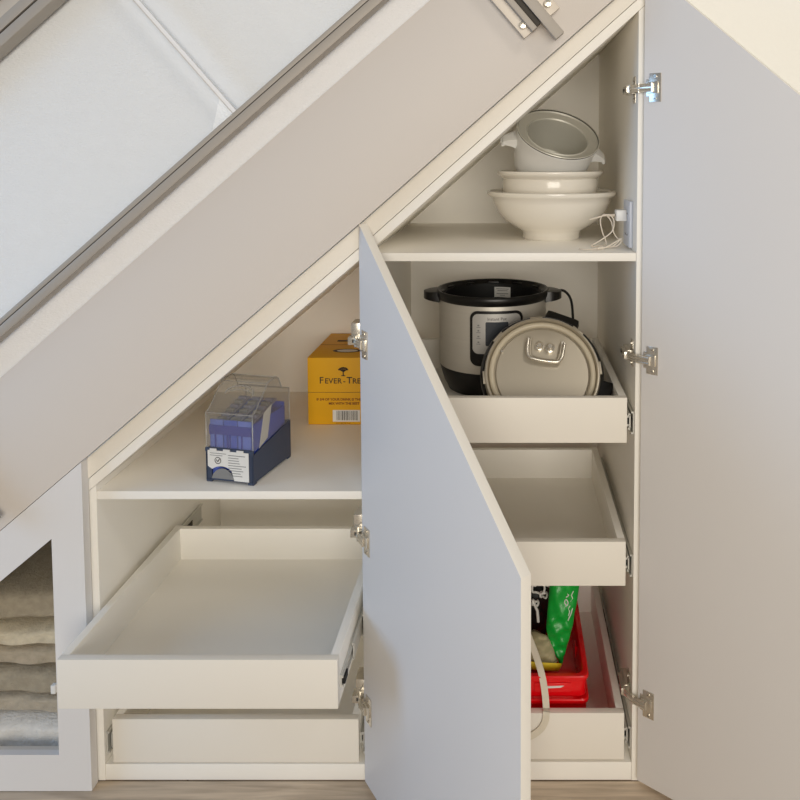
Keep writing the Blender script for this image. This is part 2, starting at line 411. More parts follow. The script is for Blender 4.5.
hx, hy, an = -.2655, -.012, atan2(-.819, .573)
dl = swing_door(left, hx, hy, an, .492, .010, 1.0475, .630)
tag(dl, 'open door showing its bluish inner face, narrowing to its free edge')
for z in (.8340, .4760, .1600): hinge(dl, (hx, hy), an, z, -.2656, 1)
rx, ry, ar = .2395, -.010, -radians(37)
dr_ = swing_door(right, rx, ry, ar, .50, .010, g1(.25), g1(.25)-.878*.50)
for z in (1.287, .8040, .166): hinge(dr_, (rx, ry), ar, z, .2306, 1)

# ------------------------------------------------------------ glass-door cabinet at the far left
gc = thing('glass_door_cabinet', 'lowest white cabinet under the stair foot with a slanted glass door', 'cabinet', (-1.02, .2, 0))
X0, X1 = -1.30, -.7695
def gi(x): return .478+.83*(x+.8235)
mb = MB()
mb.prism([(-.8235, .001), (-.7655, .001), (-.7655, g1(-.7655)), (-.8235, g1(-.8235))], -.024, -.003, 'door_white')
mb.prism([(X0, .001), (-.8235, .001), (-.8235, .0705), (X0, .0705)], -.024, -.003, 'door_white')
mb.prism([(X0, gi(X0)), (-.8235, gi(-.8235)), (-.8235, g1(-.8235)), (X0, g1(X0))], -.024, -.003, 'door_white')
bmesh.ops.remove_doubles(mb.bm, verts=mb.bm.verts[:], dist=.00005)
gd = mb.build('door', gc, 30)
mb = MB(); mb.prism([(X0, .071), (-.824, .071), (-.824, gi(-.824)-.0005), (X0, max(gi(X0), .0715))], -.012, -.008, 'doorglass'); mb.build('glass_pane', gd)
mb = MB(); mb.box(-.832, -.8235, -.029, -.020, .190, .206, 'whiteplastic', .0015); mb.build('catch', gd)
mb = MB(); mb.box(X0, -.7695, .0, .58, .001, .033, 'melamine', .0007); mb.build('base_panel', gc)
mb = MB(); mb.prism([(-.7855, .0335), (-.7695, .0335), (-.7695, g3(-.77)-.006), (-.7855, g3(-.7855)-.006)], 0, .58, 'melamine', .0006); mb.build('side_panel', gc)
mb = MB(); mb.prism([(X0, .0335), (-.786, .0335), (-.786, g3(-.786)-.003), (X0, g3(X0)-.003)], .38, .392, 'melamine'); mb.build('back_panel', gc)
mb = MB(); mb.prism([(X0, g3(X0)-.003), (-.7695, g3(-.7695)-.003), (-.7695, g3(-.7695)+.015), (X0, g3(X0)+.015)], .0, .58, 'melamine'); mb.build('top_panel', gc)

def folded(name, x0, x1, y0, y1, z0, z1, m, lab, seed, grp=None, puff=.008):
    """a folded blanket: rounded slab with soft edges and a fold line in front"""
    random.seed(seed); loops = []; N = 26
    cy, hy_ = (y0+y1)/2, (y1-y0)/2; cz, hz = (z0+z1)/2, (z1-z0)/2
    for i in range(N+1):
        u = i/N; x = x0+(x1-x0)*u; e = min(1, (min(u, 1-u)*(x1-x0)/.02)); e = sqrt(max(.02, 1-(1-min(1, e))**2))
        lp = []
        for k in range(40):
            a = 2*pi*k/40; c_, s_ = cos(a), sin(a); pw = .45
            yy = cy+hy_*math.copysign(abs(c_)**pw, c_)*(.96+.04*e); zz = cz+hz*e*math.copysign(abs(s_)**pw, s_)
            w = .0025*sin(x*37+seed)*c_+.002*sin(x*80+k*.9+seed*2)
            if abs(s_) < .12 and c_ < 0: yy += .006
            zz = min(max(zz+w*abs(s_)*.5, z0), z1) ; yy += w
            lp.append((x, yy, zz))
        loops.append(lp)
    mb = MB(); mb.loops(loops, m); o = mb.build(name, auto=180)
    tag(o, lab, 'blanket', grp); return o
B = [(.0335, .0960, 'fl_white', 'white fluffy folded blanket at the bottom of the stack behind the glass', .020),
     (.0965, .1340, 'fl_d', 'thin grey-brown folded blanket lying directly on the white one', .040),
     (.1345, .1890, 'fl_c', 'darker taupe folded blanket halfway up the stack behind glass', .036),
     (.1895, .2300, 'fl_a', 'grey-taupe folded blanket just below the pale sand one', .042),
     (.2305, .2680, 'fl_b', 'pale sand folded blanket second from the top of the stack', .038),
     (.2685, .3320, 'fl_c', 'thick brownish folded blanket on top of the stack behind glass', .055)]
for i, (a, b, m, lab, y0) in enumerate(B): folded('folded_blanket', -1.22, -.800, y0, .34, a, b, m, lab, i+1)

# ------------------------------------------------------------ things on the upper right shelf
ZS = .9935
bc = (.0915, .2450)
mb = MB()
mb.lathe([(0, .004), (.045, .004), (.050, 0), (.0585, 0), (.0605, .004), (.0600, .012), (.0630, .018), (.0800, .027), (.1000, .041), (.1145, .059), (.1225, .077), (.1245, .0865), (.1330, .0905), (.1358, .0945), (.1352, .0995), (.1310, .1010), (.1200, .0965),
          (.1160, .0830), (.1080, .0640), (.0950, .0470), (.076, .0320), (.055, .0245), (.030, .0215), (0, .0210)], 'ceramic', 96, (bc[0], bc[1], ZS))
tag(mb.build('serving_bowl', auto=60), 'large white ceramic bowl with flared rim standing on the upper shelf', 'bowl')
Z2 = ZS+.0275
mb = MB()
mb.lathe([(0, .003), (.040, .003), (.044, 0), (.050, 0), (.053, .003), (.056, .010), (.074, .022), (.0890, .040), (.0975, .062), (.1000, .082), (.1000, .0940), (.0985, .0990), (.1060, .1040), (.1095, .1080), (.1110, .1120), (.1100, .1145), (.1060, .1150), (.1000, .1105), (.0950, .1020),
          (.0930, .078), (.082, .044), (.064, .026), (.030, .016), (0, .0155)], 'ceramic', 96, (bc[0]-.003, bc[1], Z2))
tag(mb.build('serving_bowl', auto=60), 'smaller white ceramic bowl with rounded collar nested inside the large one', 'bowl')
# tilted white pot with metal liner
a = V((.21, -.56, .80)).normalized(); u = (V((1, 0, 0))-a*a.x).normalized(); w = a.cross(u)
oc = V((.1025, .2010, 1.2110))
T = Matrix(((u.x, w.x, a.x, oc.x), (u.y, w.y, a.y, oc.y), (u.z, w.z, a.z, oc.z), (0, 0, 0, 1)))
rc = thing('rice_cooker', 'small white lidless cooker pot tilted on top of the stacked bowls', 'pot', (oc.x, .22, 1.10))
mb = MB(); mb.X = T
mb.lathe([(0, -.104), (.050, -.104), (.062, -.100), (.072, -.090), (.078, -.070), (.0815, -.035), (.0850, -.006), (.0870, -.002), (.0870, .0005), (.0855, .0010), (.080, -.012), (.074, -.060), (.060, -.092), (0, -.0995)], 'whiteplastic', 72)
mb.build('pot_body', rc, 45)
mb = MB(); mb.X = T
mb.lathe([(.0868, .0006), (.0874, .0030), (.0862, .0046), (.0846, .0040), (.0838, .0015), (.0815, -.0010), (.0670, -.0050), (.0645, -.0035), (.0625, -.0060), (.0615, -.0200), (.0600, -.080), (.0520, -.094), (0, -.096),
          (0, -.0975), (.053, -.0955), (.0618, -.080), (.0640, -.012), (.0700, -.0075), (.0840, -.0008)], ['darkgap', 'alupot', 'alupot', 'darkgap']+['alupot']*14, 80)
mb.build('metal_liner', rc, 24)
for s in (-1, 1):
    mb = MB(); mb.X = T
    lp = []
    for i in range(7):
        q = i/6; x = s*(.080+.028*q); hw = .019-.006*q; zt = -.020-.014*q**1.5; zb = zt-(.020-.013*q)
        lp.append([(x, -hw, zb), (x, -hw*.9, zt), (x, 0, zt+.002), (x, hw*.9, zt), (x, hw, zb), (x, 0, zb-.001*(1-q))])
    mb.loops(lp, 'whiteplastic')
    mb.tube([(s*.1065, -.014, -.040), (s*.109, -.007, -.0415), (s*.109, .007, -.0415), (s*.1065, .014, -.040)], .0035, 'whiteplastic', 8)
    mb.build('handle', rc, 50)
# socket and charger
mb = MB(); mb.box(.2240, .2305, .040, .112, ZS+.004, ZS+.0905, 'socket', .0018)
zc = ZS+.062
for zz, in ((ZS+.026,), (ZS+.066,)):
    for yy in (.066, .085): mb.tube([(.2241, yy, zz), (.2233, yy, zz)], .0018, 'darkgap', 10)
tag(mb.build('wall_socket'), 'white double wall socket on the right side panel above the upper shelf', 'socket')
ch = thing('phone_charger', 'small white plug-in charger with tangled white cable beside the large bowl', 'charger', (.213, .092, zc-.011))
mb = MB(); mb.box(.2035, .2236, .066, .092, zc-.0105, zc+.0105, 'whiteplastic', .002)
mb.box(.2030, .2036, .074, .084, zc-.002, zc+.002, 'darkgap'); mb.build('plug', ch)
def smooth_path(pts, n=8):
    pts = [V(p) for p in pts]; out = []
    for i in range(len(pts)-1):
        p0 = pts[max(i-1, 0)]; p1 = pts[i]; p2 = pts[i+1]; p3 = pts[min(i+2, len(pts)-1)]
        for k in range(n):
            t = k/n; out.append(.5*((2*p1)+(-p0+p2)*t+(2*p0-5*p1+4*p2-p3)*t*t+(-p0+3*p1-3*p2+p3)*t**3))
    out.append(pts[-1]); return out
cp = [(.2028, .079, zc), (.190, .084, zc-.001), (.172, .088, zc-.004), (.156, .086, zc-.009), (.170, .080, zc-.005), (.190, .078, zc+.001), (.200, .074, zc-.010), (.196, .070, zc-.030), (.176, .070, ZS+.016), (.158, .075, ZS+.004),
      (.172, .080, ZS+.003), (.188, .090, ZS+.006), (.180, .088, ZS+.030), (.176, .086, ZS+.052), (.184, .084, ZS+.063), (.196, .082, ZS+.050), (.200, .076, ZS+.030), (.206, .072, ZS+.020), (.214, .070, ZS+.014), (.204, .068, ZS+.004), (.180, .062, ZS+.003),
      (.196, .055, ZS+.006), (.212, .060, ZS+.020), (.200, .052, ZS+.014), (.182, .046, ZS+.005), (.168, .042, ZS+.003)]
sp = smooth_path(cp); 
for p in sp: p.z = max(p.z, ZS+.0018)
mb = MB(); mb.tube(sp, .0012, 'cable', 8)
mb.tube([(.204, .079, zc), (.192, .083, zc-.001)], .0026, 'cable', 10)
mb.tube([(.176, .044, ZS+.0045), (.165, .0405, ZS+.003)], .0026, 'cable', 10)
mb.tube(smooth_path([(.165, .0405, ZS+.003), (.150, .037, ZS+.0018), (.138, .040, ZS+.0018), (.132, .048, ZS+.0018)]), .0012, 'cable', 8)
mb.build('charging_cable', ch)

# ------------------------------------------------------------ pressure cooker
ZD = .6455+.013
pc = (-.0340, .3150)
pk = thing('pressure_cooker', 'steel electric pressure cooker without lid, black rim and side handles', 'pressure cooker', (pc[0], pc[1], ZD))
C = lambda z=0: (pc[0], pc[1], ZD+z)
mb = MB(); mb.lathe([(0, .006), (.090, .006), (.092, 0), (.099, 0), (.101, .006), (.108, .018), (.1165, .048), (.1170, .0535), (.112, .0535), (0, .050)], 'black', 72, C()); mb.build('base', pk, 40)
mb = MB(); mb.lathe([(.1120, .054), (.1175, .054), (.1180, .058), (.1180, .190), (.1175, .196), (.1120, .196)], 'steel', 96, C(), close=True); mb.build('steel_body', pk, 40)
mb = MB(); mb.lathe([(.1115, .1965), (.1195, .1965), (.1225, .2000), (.1250, .2080), (.1245, .2140), (.1225, .2165), (.1190, .2160), (.1165, .2120), (.1120, .2090), (.1100, .2060), (.1090, .060), (0, .058), (0, .0565), (.1105, .0565)], 'black', 96, C(), close=True)
# locking teeth around the mouth
for k in range(12):
    an_ = 2*pi*k/12
    mb.X = Matrix.Translation(C()) @ Matrix.Rotation(an_, 4, 'Z'); mb.box(.108, .116, -.012, .012, .2065, .2110, 'black', .001)
mb.X = Matrix.Identity(4)
mb.build('rim', pk, 40)
mb = MB(); mb.lathe([(.1085, .2055), (.1050, .2065), (.1040, .2045), (.1035, .070), (0, .066), (0, .068), (.1020, .072), (.1025, .204)], 'blackmat', 72, C()); mb.build('inner_cavity', pk, 40)
for s in (-1, 1):
    mb = MB(); lp = []
    for i in range(9):
        q = i/8; x = pc[0]+s*(.116+.036*q); hw = .036*sqrt(max(.05, 1-q**3)); zt = ZD+.2140-.003*q; zb = ZD+.188+.006*q
        lp.append([(x, pc[1]-hw, zb+.002), (x, pc[1]-hw*.95, zt-.001), (x, pc[1]-hw*.6, zt), (x, pc[1]+hw*.6, zt), (x, pc[1]+hw*.95, zt-.001), (x, pc[1]+hw, zb+.002), (x, pc[1]+hw*.7, zb), (x, pc[1]-hw*.7, zb)])
    mb.loops(lp, 'black'); mb.build('handle', pk, 40)
def on_cyl(x, z, dr, R=.118):
    an_ = -pi/2+x/R; return V((pc[0]+(R+dr)*cos(an_), pc[1]+(R+dr)*sin(an_), z))
def wrap_plate(mb, x0, x1, z0, z1, rcn, dr, m, n=28):
    xs_ = [x0+(x1-x0)*(.5-.5*cos(pi*i/n)) for i in range(n+1)]; fr = []; 
    for x in xs_:
        e = min(x-x0, x1-x); c_ = rcn-sqrt(max(0, rcn**2-(rcn-min(e, rcn))**2))
        if e < 1e-6: c_ = rcn*.92
        fr.append((x, z0+c_, z1-c_))
    A_ = [(mb._v(on_cyl(x, a_, dr)), mb._v(on_cyl(x, b_, dr)), mb._v(on_cyl(x, a_, 0)), mb._v(on_cyl(x, b_, 0))) for x, a_, b_ in fr]
    for p, q in zip(A_, A_[1:]):
        mb.face((p[0], q[0], q[1], p[1]), m); mb.face((p[2], q[2], q[0], p[0]), m); mb.face((p[1], q[1], q[3], p[3]), m)
    mb.face((A_[0][0], A_[0][1], A_[0][3], A_[0][2]), m); mb.face((A_[-1][0], A_[-1][2], A_[-1][3], A_[-1][1]), m)
xo = .011
mb = MB(); wrap_plate(mb, xo-.0560, xo+.0560, ZD+.0730, ZD+.1880, .016, .0030, 'black')
wrap_plate(mb, xo-.0500, xo+.0500, ZD+.0990, ZD+.1825, .012, .0040, 'panelgrey')
wrap_plate(mb, xo-.0230, xo+.0230, ZD+.1160, ZD+.1660, .003, .0050, 'display')
cpn = mb.build('control_panel', pk, 40)
mb = MB()
text_into(mb, 'Instant Pot', .0088, 'ink', lambda x, z: on_cyl(xo+x, ZD+.1695+z, .0046))
for k, (r_) in enumerate((.154, .143, .131, .119)):
    for sx in (-1, 1):
        wrap_plate(mb, xo+sx*.0375-.0045, xo+sx*.0375+.0045, ZD+r_, ZD+r_+.0012, .0004, .0046, 'inkgrey', 4)
        wrap_plate(mb, xo+sx*.0375-.0020, xo+sx*.0375+.0020, ZD+r_+.003, ZD+r_+.0060, .001, .0046, 'inkgrey', 4)
mb.build('panel_lettering', cpn, 40)
mb = MB()
lx = .060/.1035
a0, a1 = pi/2-.40, pi/2-.02
vs = []
for i in range(9):
    an_ = a0+(a1-a0)*i/8
    vs.append((mb._v((pc[0]+.1015*cos(an_), pc[1]+.1015*sin(an_), ZD+.176)), mb._v((pc[0]+.1015*cos(an_), pc[1]+.1015*sin(an_), ZD+.200)),
               mb._v((pc[0]+.1020*cos(an_), pc[1]+.1020*sin(an_), ZD+.176)), mb._v((pc[0]+.1020*cos(an_), pc[1]+.1020*sin(an_), ZD+.200))))
for p, q in zip(vs, vs[1:]):
    mb.face((p[0], q[0], q[1], p[1]), 'paper'); mb.face((p[2], p[3], q[3], q[2]), 'paper'); mb.face((p[1], q[1], q[3], p[3]), 'paper'); mb.face((p[0], p[2], q[2], q[0]), 'paper')
def inner(x, z): an_ = (a0+a1)/2-x/.1010; return V((pc[0]+.1010*cos(an_), pc[1]+.1010*sin(an_), z))
for zz, w_ in ((.195, .030), (.191, .024), (.184, .028), (.180, .012)):
    q = [mb._v(inner(-w_/2, ZD+zz)), mb._v(inner(w_/2, ZD+zz)), mb._v(inner(w_/2, ZD+zz+.0015)), mb._v(inner(-w_/2, ZD+zz+.0015))]; mb.face(q, 'inkgrey')
tag(mb.build('sticker', pk, 40), 'white sticker inside the black mouth')
mb = MB(); mb.tube(smooth_path([(.105, .345, ZD+.203), (.126, .350, ZD+.203), (.142, .355, ZD+.184), (.147, .352, ZD+.150), (.145, .340, ZD+.110), (.128, .330, ZD+.060), (.120, .320, ZD+.020), (.100, .300, ZD+.006)]), .0030, 'blackmat', 10)
mb.build('power_cord', pk)

# lid leaning against it, inner side to the front
ld = thing('leaning_lid', 'round pressure cooker lid leaning upside out against the cooker, steel inside showing', 'lid', (.067, .05, ZD))
th = radians(34.5); a = V((0.0, -cos(th), sin(th))); u = V((cos(radians(8)), 0, -sin(radians(8))))
u = (u-a*a.dot(u)).normalized(); w = a.cross(u)
lc = V((.0665, .0970, .7455))
SCL = Matrix.Scale(1.05, 4)
T = Matrix(((u.x, w.x, a.x, lc.x), (u.y, w.y, a.y, lc.y), (u.z, w.z, a.z, lc.z), (0, 0, 0, 1))) @ SCL
mb = MB(); mb.X = T
mb.lathe([(0, .0025), (.0850, .0015), (.0870, -.001), (.0905, -.001), (.0915, .0030), (.0930, .0030), (.0940, -.001), (.0985, -.001), (.1000, .008), (.1020, .0120), (.1050, .0115), (.1072, .004), (.1080, -.004), (.1050, -.006), (.090, -.004), (0, -.001)], 'steel_soft', 96)
for k in range(8):
    mb.X = T @ Matrix.Rotation(2*pi*k/8+.2, 4, 'Z'); mb.box(.1030, .1100, -.012, .012, .001, .006, 'steel_soft', .001)
mb.X = T
for k in (2.75, 5.2):
    mb.tube([(.085*cos(k), .085*sin(k), .001), (.085*cos(k), .085*sin(k), .005)], .003, 'chrome', 12)
mb.build('steel_plate', ld, 40)
mb = MB(); mb.X = T; ri = []
mb.lathe([(.0880, .003), (.0898, .0080), (.0935, .0092), (.0975, .0078), (.0990, .003), (.0960, -.0005), (.0900, -.0005)], 'silicone', 96, close=True); tag(mb.build('sealing_ring', ld, 60), 'cream silicone sealing ring')
mb = MB(); mb.X = T
mb.lathe([(0, -.0075), (.100, -.0065), (.1125, -.002), (.1150, -.008), (.1120, -.018), (.090, -.028), (.050, -.032), (0, -.032)], 'black', 80)
mb.box(-.020, .030, -.02, .02, -.052, -.030, 'black', .006)
# two side handles and the top fin
for k, L2 in ((radians(-8), .020),):
    mb.X = T @ Matrix.Rotation(k, 4, 'Z'); mb.box(.104, .112+L2, -.0165, .0165, -.020, -.001, 'black', .004)
mb.X = T @ Matrix.Rotation(radians(76), 4, 'Z'); mb.box(.075, .1290, -.034, .034, -.026, -.006, 'black', .010)
mb.build('outer_cover', ld, 50)
mb = MB(); mb.X = T
# wire shield over the valve and two valve nuts
sh = [(-.032, .060), (-.031, .032), (-.020, .022), (.022, .020), (.033, .030), (.036, .058)]
mb.tube(smooth_path([(x, y, .014) for x, y in sh], 5), .0035, 'chrome', 8)
mb.tube(smooth_path([(x*.86, y+.003, .009) for x, y in sh], 5), .0030, 'steel_soft', 8)
for x in (-.031, .033): mb.tube([(x, .058, .014), (x, .061, .002)], .0030, 'chrome', 8)
mb.build('valve_shield', ld, 60)
for x, y, r_, h_ in ((-.010, .050, .0085, .014), (.010, .048, .0090, .018)):
    mb = MB(); mb.X = T; mb.lathe([(0, h_), (r_*.45, h_), (r_*.7, h_-.002), (r_*.75, h_*.55), (r_, h_*.5), (r_, .002), (0, .002)], 'chrome', 24, (x, y, 0)); mb.build('valve', ld, 40)

# ------------------------------------------------------------ yellow carton
bx0, bx1, by0, by1, bz0, bz1 = -.4555, -.2905, .343, .575, .5548, .7095
yb = thing('drinks_carton', 'yellow cardboard drinks carton with dark lettering at the back of the left shelf', 'box', ((bx0+bx1)/2, (by0+by1)/2, bz0))
mb = MB(); mb.box(bx0, bx1, by0, by1, bz0, bz1, 'yellowbox', .0015)
mb.box(bx0+.0002, bx1-.0002, by0-.0004, by0+.0003, bz0+.0745, bz0+.0752, 'ink')
cxb = (bx0+bx1)/2
# seams and grip hole on the top
mb.box(bx0+.002, bx1-.002, (by0+by1)/2-.0006, (by0+by1)/2+.0006, bz1-.0003, bz1+.0004, 'inkred')
mb.build('carton_body', yb, 40)
mb = MB()
loops_ = []
for r_ in (1.0, .72):
    loops_.append([(cxb-.004+.034*r_*cos(2*pi*k/40), by0+.060+.016*r_*sin(2*pi*k/40), bz1+.0004) for k in range(40)])
ra = [mb._v(p) for p in loops_[0]]; rb = [mb._v(p) for p in loops_[1]]
for k in range(40): mb.face((ra[k], ra[(k+1) % 40], rb[(k+1) % 40], rb[k]), 'ink')
mb.face(rb, 'paper')
mb.build('top_emblem', yb); mb = MB()
mb.box(cxb-.048, cxb+.010, by0+.148, by0+.160, bz1+.0001, bz1+.0006, 'ink')
mb.build('grip_slot', yb)
mb = MB(); fy = by0-.0006
def plane(cx_, z_): return lambda x, z: V((cx_+x, fy, z_+z))
ZT = bz0+.0955
xx = cxb-.0560
for s_, sz in (('F', .0215), ('EVER', .0172), ('-', .0172), ('T', .0215), ('REE', .0172)):
    text_into(mb, s_, sz, 'ink', plane(xx, ZT), 1.04, 'LEFT', .00018)
    xx += {'F': .0125, 'EVER': .0418, '-': .0080, 'T': .0130, 'REE': .03}[s_]
mb.build('wordmark', yb); mb = MB()
text_into(mb, 'IF 3/4 OF YOUR DRINK IS THE MIXER', .0078, 'inkred', plane(cxb, bz0+.0560), .98, 'CENTER', .00018)
text_into(mb, 'MIX WITH THE BEST', .0078, 'inkred', plane(cxb, bz0+.0465), .98, 'CENTER', .00018)
# little tree emblem
mb.build('slogan', yb); mb = MB()
tx, tz = cxb-.001, ZT+.018
mb.box(tx-.0012, tx+.0012, fy-.0002, fy+.0003, tz, tz+.012, 'ink')
mb.box(tx-.0045, tx+.0045, fy-.0002, fy+.0003, tz-.0010, tz+.0008, 'ink')
for k in range(7):
    an_ = pi*(.10+.80*k/6); r_ = .0095
    mb.tube([(tx, fy, tz+.009), (tx+r_*cos(an_)*.9, fy, tz+.012+r_*sin(an_)*.55)], .0009, 'ink', 6)
    mb.tube([(tx+r_*cos(an_)-.0018, fy, tz+.012+r_*sin(an_)*.6), (tx+r_*cos(an_)+.0018, fy, tz+.0125+r_*sin(an_)*.6)], .0017, 'ink', 8)
mb.build('tree_emblem', yb)
mb = MB(); mb.box(cxb-.026, cxb+.036, fy-.0002, fy+.0008, bz0+.0070, bz0+.0340, 'paper')
random.seed(3); x = cxb-.017
while x < cxb+.031:
    w_ = random.choice((.0006, .0010, .0018, .0012)); mb.box(x, x+w_, fy-.0005, fy, bz0+.0105, bz0+.0320, 'ink'); x += w_+random.choice((.0007, .0012, .0018))
text_into(mb, 'BEST BEFORE END', .0040, 'inkred', plane(cxb-.002, bz0+.0022))
mb.build('barcode', yb)

# ------------------------------------------------------------ case with clear lid
R = Matrix.Translation((-.5690, .0440, .5548)) @ Matrix.Rotation(-radians(12.5), 4, 'Z')
W_, Dp = .0985, .1400
cs = thing('carrying_case', 'clear-lidded carrying case with navy base and blue trays on the left shelf', 'case', R @ V((W_/2, Dp/2, 0)))
mb = MB(); mb.X = R
t_ = .003
mb.box(0, t_, 0, Dp, .004, .064, 'navy', .0010)
# right wall rises to the back, like the left one
for x in (0, W_-t_):
    mb.loops([[(x, 0, .004), (x+t_, 0, .004), (x+t_, Dp, .004), (x, Dp, .004)], [(x, 0, .056), (x+t_, 0, .056), (x+t_, Dp, .078), (x, Dp, .078)]], 'navy')
mb.box(0, W_, 0, t_, .030, .064, 'navy', .0010)
mb.box(0, .012, 0, t_, .004, .032, 'navy', .0008); mb.box(W_-.038, W_, 0, t_, .004, .032, 'navy', .0008)
mb.box(0, W_, Dp-t_, Dp, .004, .078, 'navy', .0010)
mb.box(0, W_, 0, Dp, .004, .008, 'navy', .0010)
for x, y in ((.006, .006), (W_-.006, .006), (.006, Dp-.006), (W_-.006, Dp-.006)):
    mb.box(x-.006, x+.006, y-.006, y+.006, 0, .0045, 'navy', .001)
mb.box(-.0008, W_+.0008, -.0012, t_, .058, .066, 'navy', .001)
cb = mb.build('case_base', cs, 40)
mb = MB(); mb.X = R
# arched finger opening in the front: a pale tray end shows
lp0 = [(.012+.047*k/16, -.0010, .008+.020*sin(pi*k/16)**.6) for k in range(17)]
va = [mb._v(p) for p in lp0]; vb = [mb._v((p[0], .0005, p[2])) for p in lp0]
mb.face(va, 'inkgrey'); mb.face(vb[::-1], 'inkgrey')
for k in range(16): mb.face((va[k], va[k+1], vb[k+1], vb[k]), 'navy')
mb.build('finger_opening', cb, 40)
mb = MB(); mb.X = R
pl = [(.005, .031), (.005, .0615), (.0900, .0615), (.0900, .0065), (.0600, .0065)]
for k in range(1, 9): pl.append((.0600-.052*k/9, .0105+.022*sin(pi*(.12+.76*k/9))**.7))
mb.prism(pl, -.0019, -.0008, 'paper')
for z in (.0525, .0490, .0100+.020, .0350): pass
for k in range(9):
    z = .0540-k*.0048
    if z > .010: mb.box(.0480, .0480+random.uniform(.020, .037), -.0022, -.0018, z, z+.0012, 'inkgrey')
for z, w_ in ((.0560, .034), (.0520, .026)): mb.box(.010, .010+w_, -.0022, -.0018, z, z+.0010, 'inkgrey')
Rr = mb.X
mb.X = Rr @ Matrix.Translation((.0265, -.0020, .0430)) @ Matrix.Rotation(pi/2, 4, 'X')
mb.lathe([(.0055, 0), (.0066, 0), (.0066, .0004), (.0055, .0004)], 'ink', 28, close=True)
mb.X = Rr
mb.tube([(.0235, -.0021, .0445), (.0262, -.0021, .0405), (.0297, -.0021, .0460)], .0009, 'ink', 6)
tag(mb.build('label_card', cb, 40), 'white printed label card')
for x in (.010, .038, .066):
    mb = MB(); mb.X = R; mb.box(x, x+.014, -.0035, -.0010, .0610, .0655, 'paper', .0008); mb.build('lid_clip', cb, 40)
# blue trays standing in the case
mb = MB(); mb.X = R
for i in range(3):
    x = .006+i*.029
    mb.box(x, x+.0275, .006, .0095, .010, .118, 'blueclear' if i != 1 else 'blue', .001)
    mb.box(x, x+.0015, .006, Dp-.010, .010, .110, 'blue')
    mb.box(x+.026, x+.0275, .006, Dp-.010, .010, .110, 'blue')
    mb.box(x, x+.0275, Dp-.013, Dp-.010, .010, .118, 'blue', .001)
mb.box(.0050, .0925, .0040, .0060, .0900, .1080, 'royal', .0012)
for x in (.016, .041, .046, .071): mb.box(x, x+.003, .0042, .0062, .066, .092, 'royal', .0008)
mb.build('blue_tray', cs, 40)
mb = MB(); mb.X = R
for x in (.0085, .0375, .0665):
    mb.loops([[(x, .014, .106), (x+.0215, .014, .106), (x+.0215, .014, .108), (x, .014, .108)], [(x, .108, .128), (x+.0215, .108, .128), (x+.0215, .108, .131), (x, .108, .131)]], 'traygrey')
    for k in range(6):
        y = .020+k*.0145; z = .110+(y-.014)*.24; mb.box(x+.003, x+.0185, y, y+.008, z-.001, z+.0055, 'traygrey' if k % 2 else 'inkgrey', .001)
mb.build('drill_bit_holder', cs, 40)
mb = MB(); mb.X = R
mb.loops([[(W_-.0055, .030, .060), (W_-.0045, .030, .060), (W_-.0045, .060, .070), (W_-.0055, .060, .070)], [(W_-.0075, .052, .120), (W_-.0065, .052, .120), (W_-.0065, .080, .128), (W_-.0075, .080, .128)]], 'paper')
mb.build('leaflet', cs, 40)
# clear lid: folded sheet with a raised handle ridge
prof = [(.0012, .062), (.0012, .1320), (.0120, .1370), (.0560, .1770), (.0640, .1800), (.0900, .1800), (.0980, .1750), (.1100, .1520), (.1380, .1440), (.1380, .078)]
mb = MB(); mb.X = R
t2 = .0014
for (y0_, z0_), (y1_, z1_) in zip(prof, prof[1:]):
    dy_, dz_ = y1_-y0_, z1_-z0_; L3 = sqrt(dy_*dy_+dz_*dz_); ny, nz = dz_/L3*t2, -dy_/L3*t2
    mb.loops([[(.0005, y0_, z0_), (.0005, y1_, z1_), (.0005, y1_+ny, z1_+nz), (.0005, y0_+ny, z0_+nz)], [(W_-.0005, y0_, z0_), (W_-.0005, y1_, z1_), (W_-.0005, y1_+ny, z1_+nz), (W_-.0005, y0_+ny, z0_+nz)]], 'clearplastic')
for x in (.0008, W_-.0022):
    a_ = [mb._v((x, y, z)) for y, z in prof]; b_ = [mb._v((x+t2, y, z)) for y, z in prof]
    mb.face(a_, 'clearplastic'); mb.face(b_[::-1], 'clearplastic')
    for i in range(len(prof)): i2 = (i+1) % len(prof); mb.face((a_[i], a_[i2], b_[i2], b_[i]), 'clearplastic')
lid = mb.build('clear_lid', cs, 20)
mb = MB(); mb.X = R
for x in (.0008, W_-.0008): mb.tube([(x, y, z) for y, z in prof], .0009, 'cpedge', 6)
for i in (1, 3, 5, 8): mb.tube([(.0008, prof[i][0], prof[i][1]), (W_-.0008, prof[i][0], prof[i][1])], .0008, 'cpedge', 6)
# wavy grip rim on the sloping face
gp = []
for k in range(0, 25):
    q = k/24; x = .020+.058*q; s_ = .52+.30*sin(pi*q)**.35; y = .012+.044*s_+.001; z = .137+.040*s_+.0015
    gp.append((x, y+.0006*sin(q*50), z+.0010*sin(q*50)))
mb.tube(gp, .0016, 'cpedge', 6); mb.tube([(p[0], p[1]-.0065, p[2]-.0050) for p in gp[2:-2]], .0010, 'cpedge', 6)
mb.build('lid_rib', lid, 60)

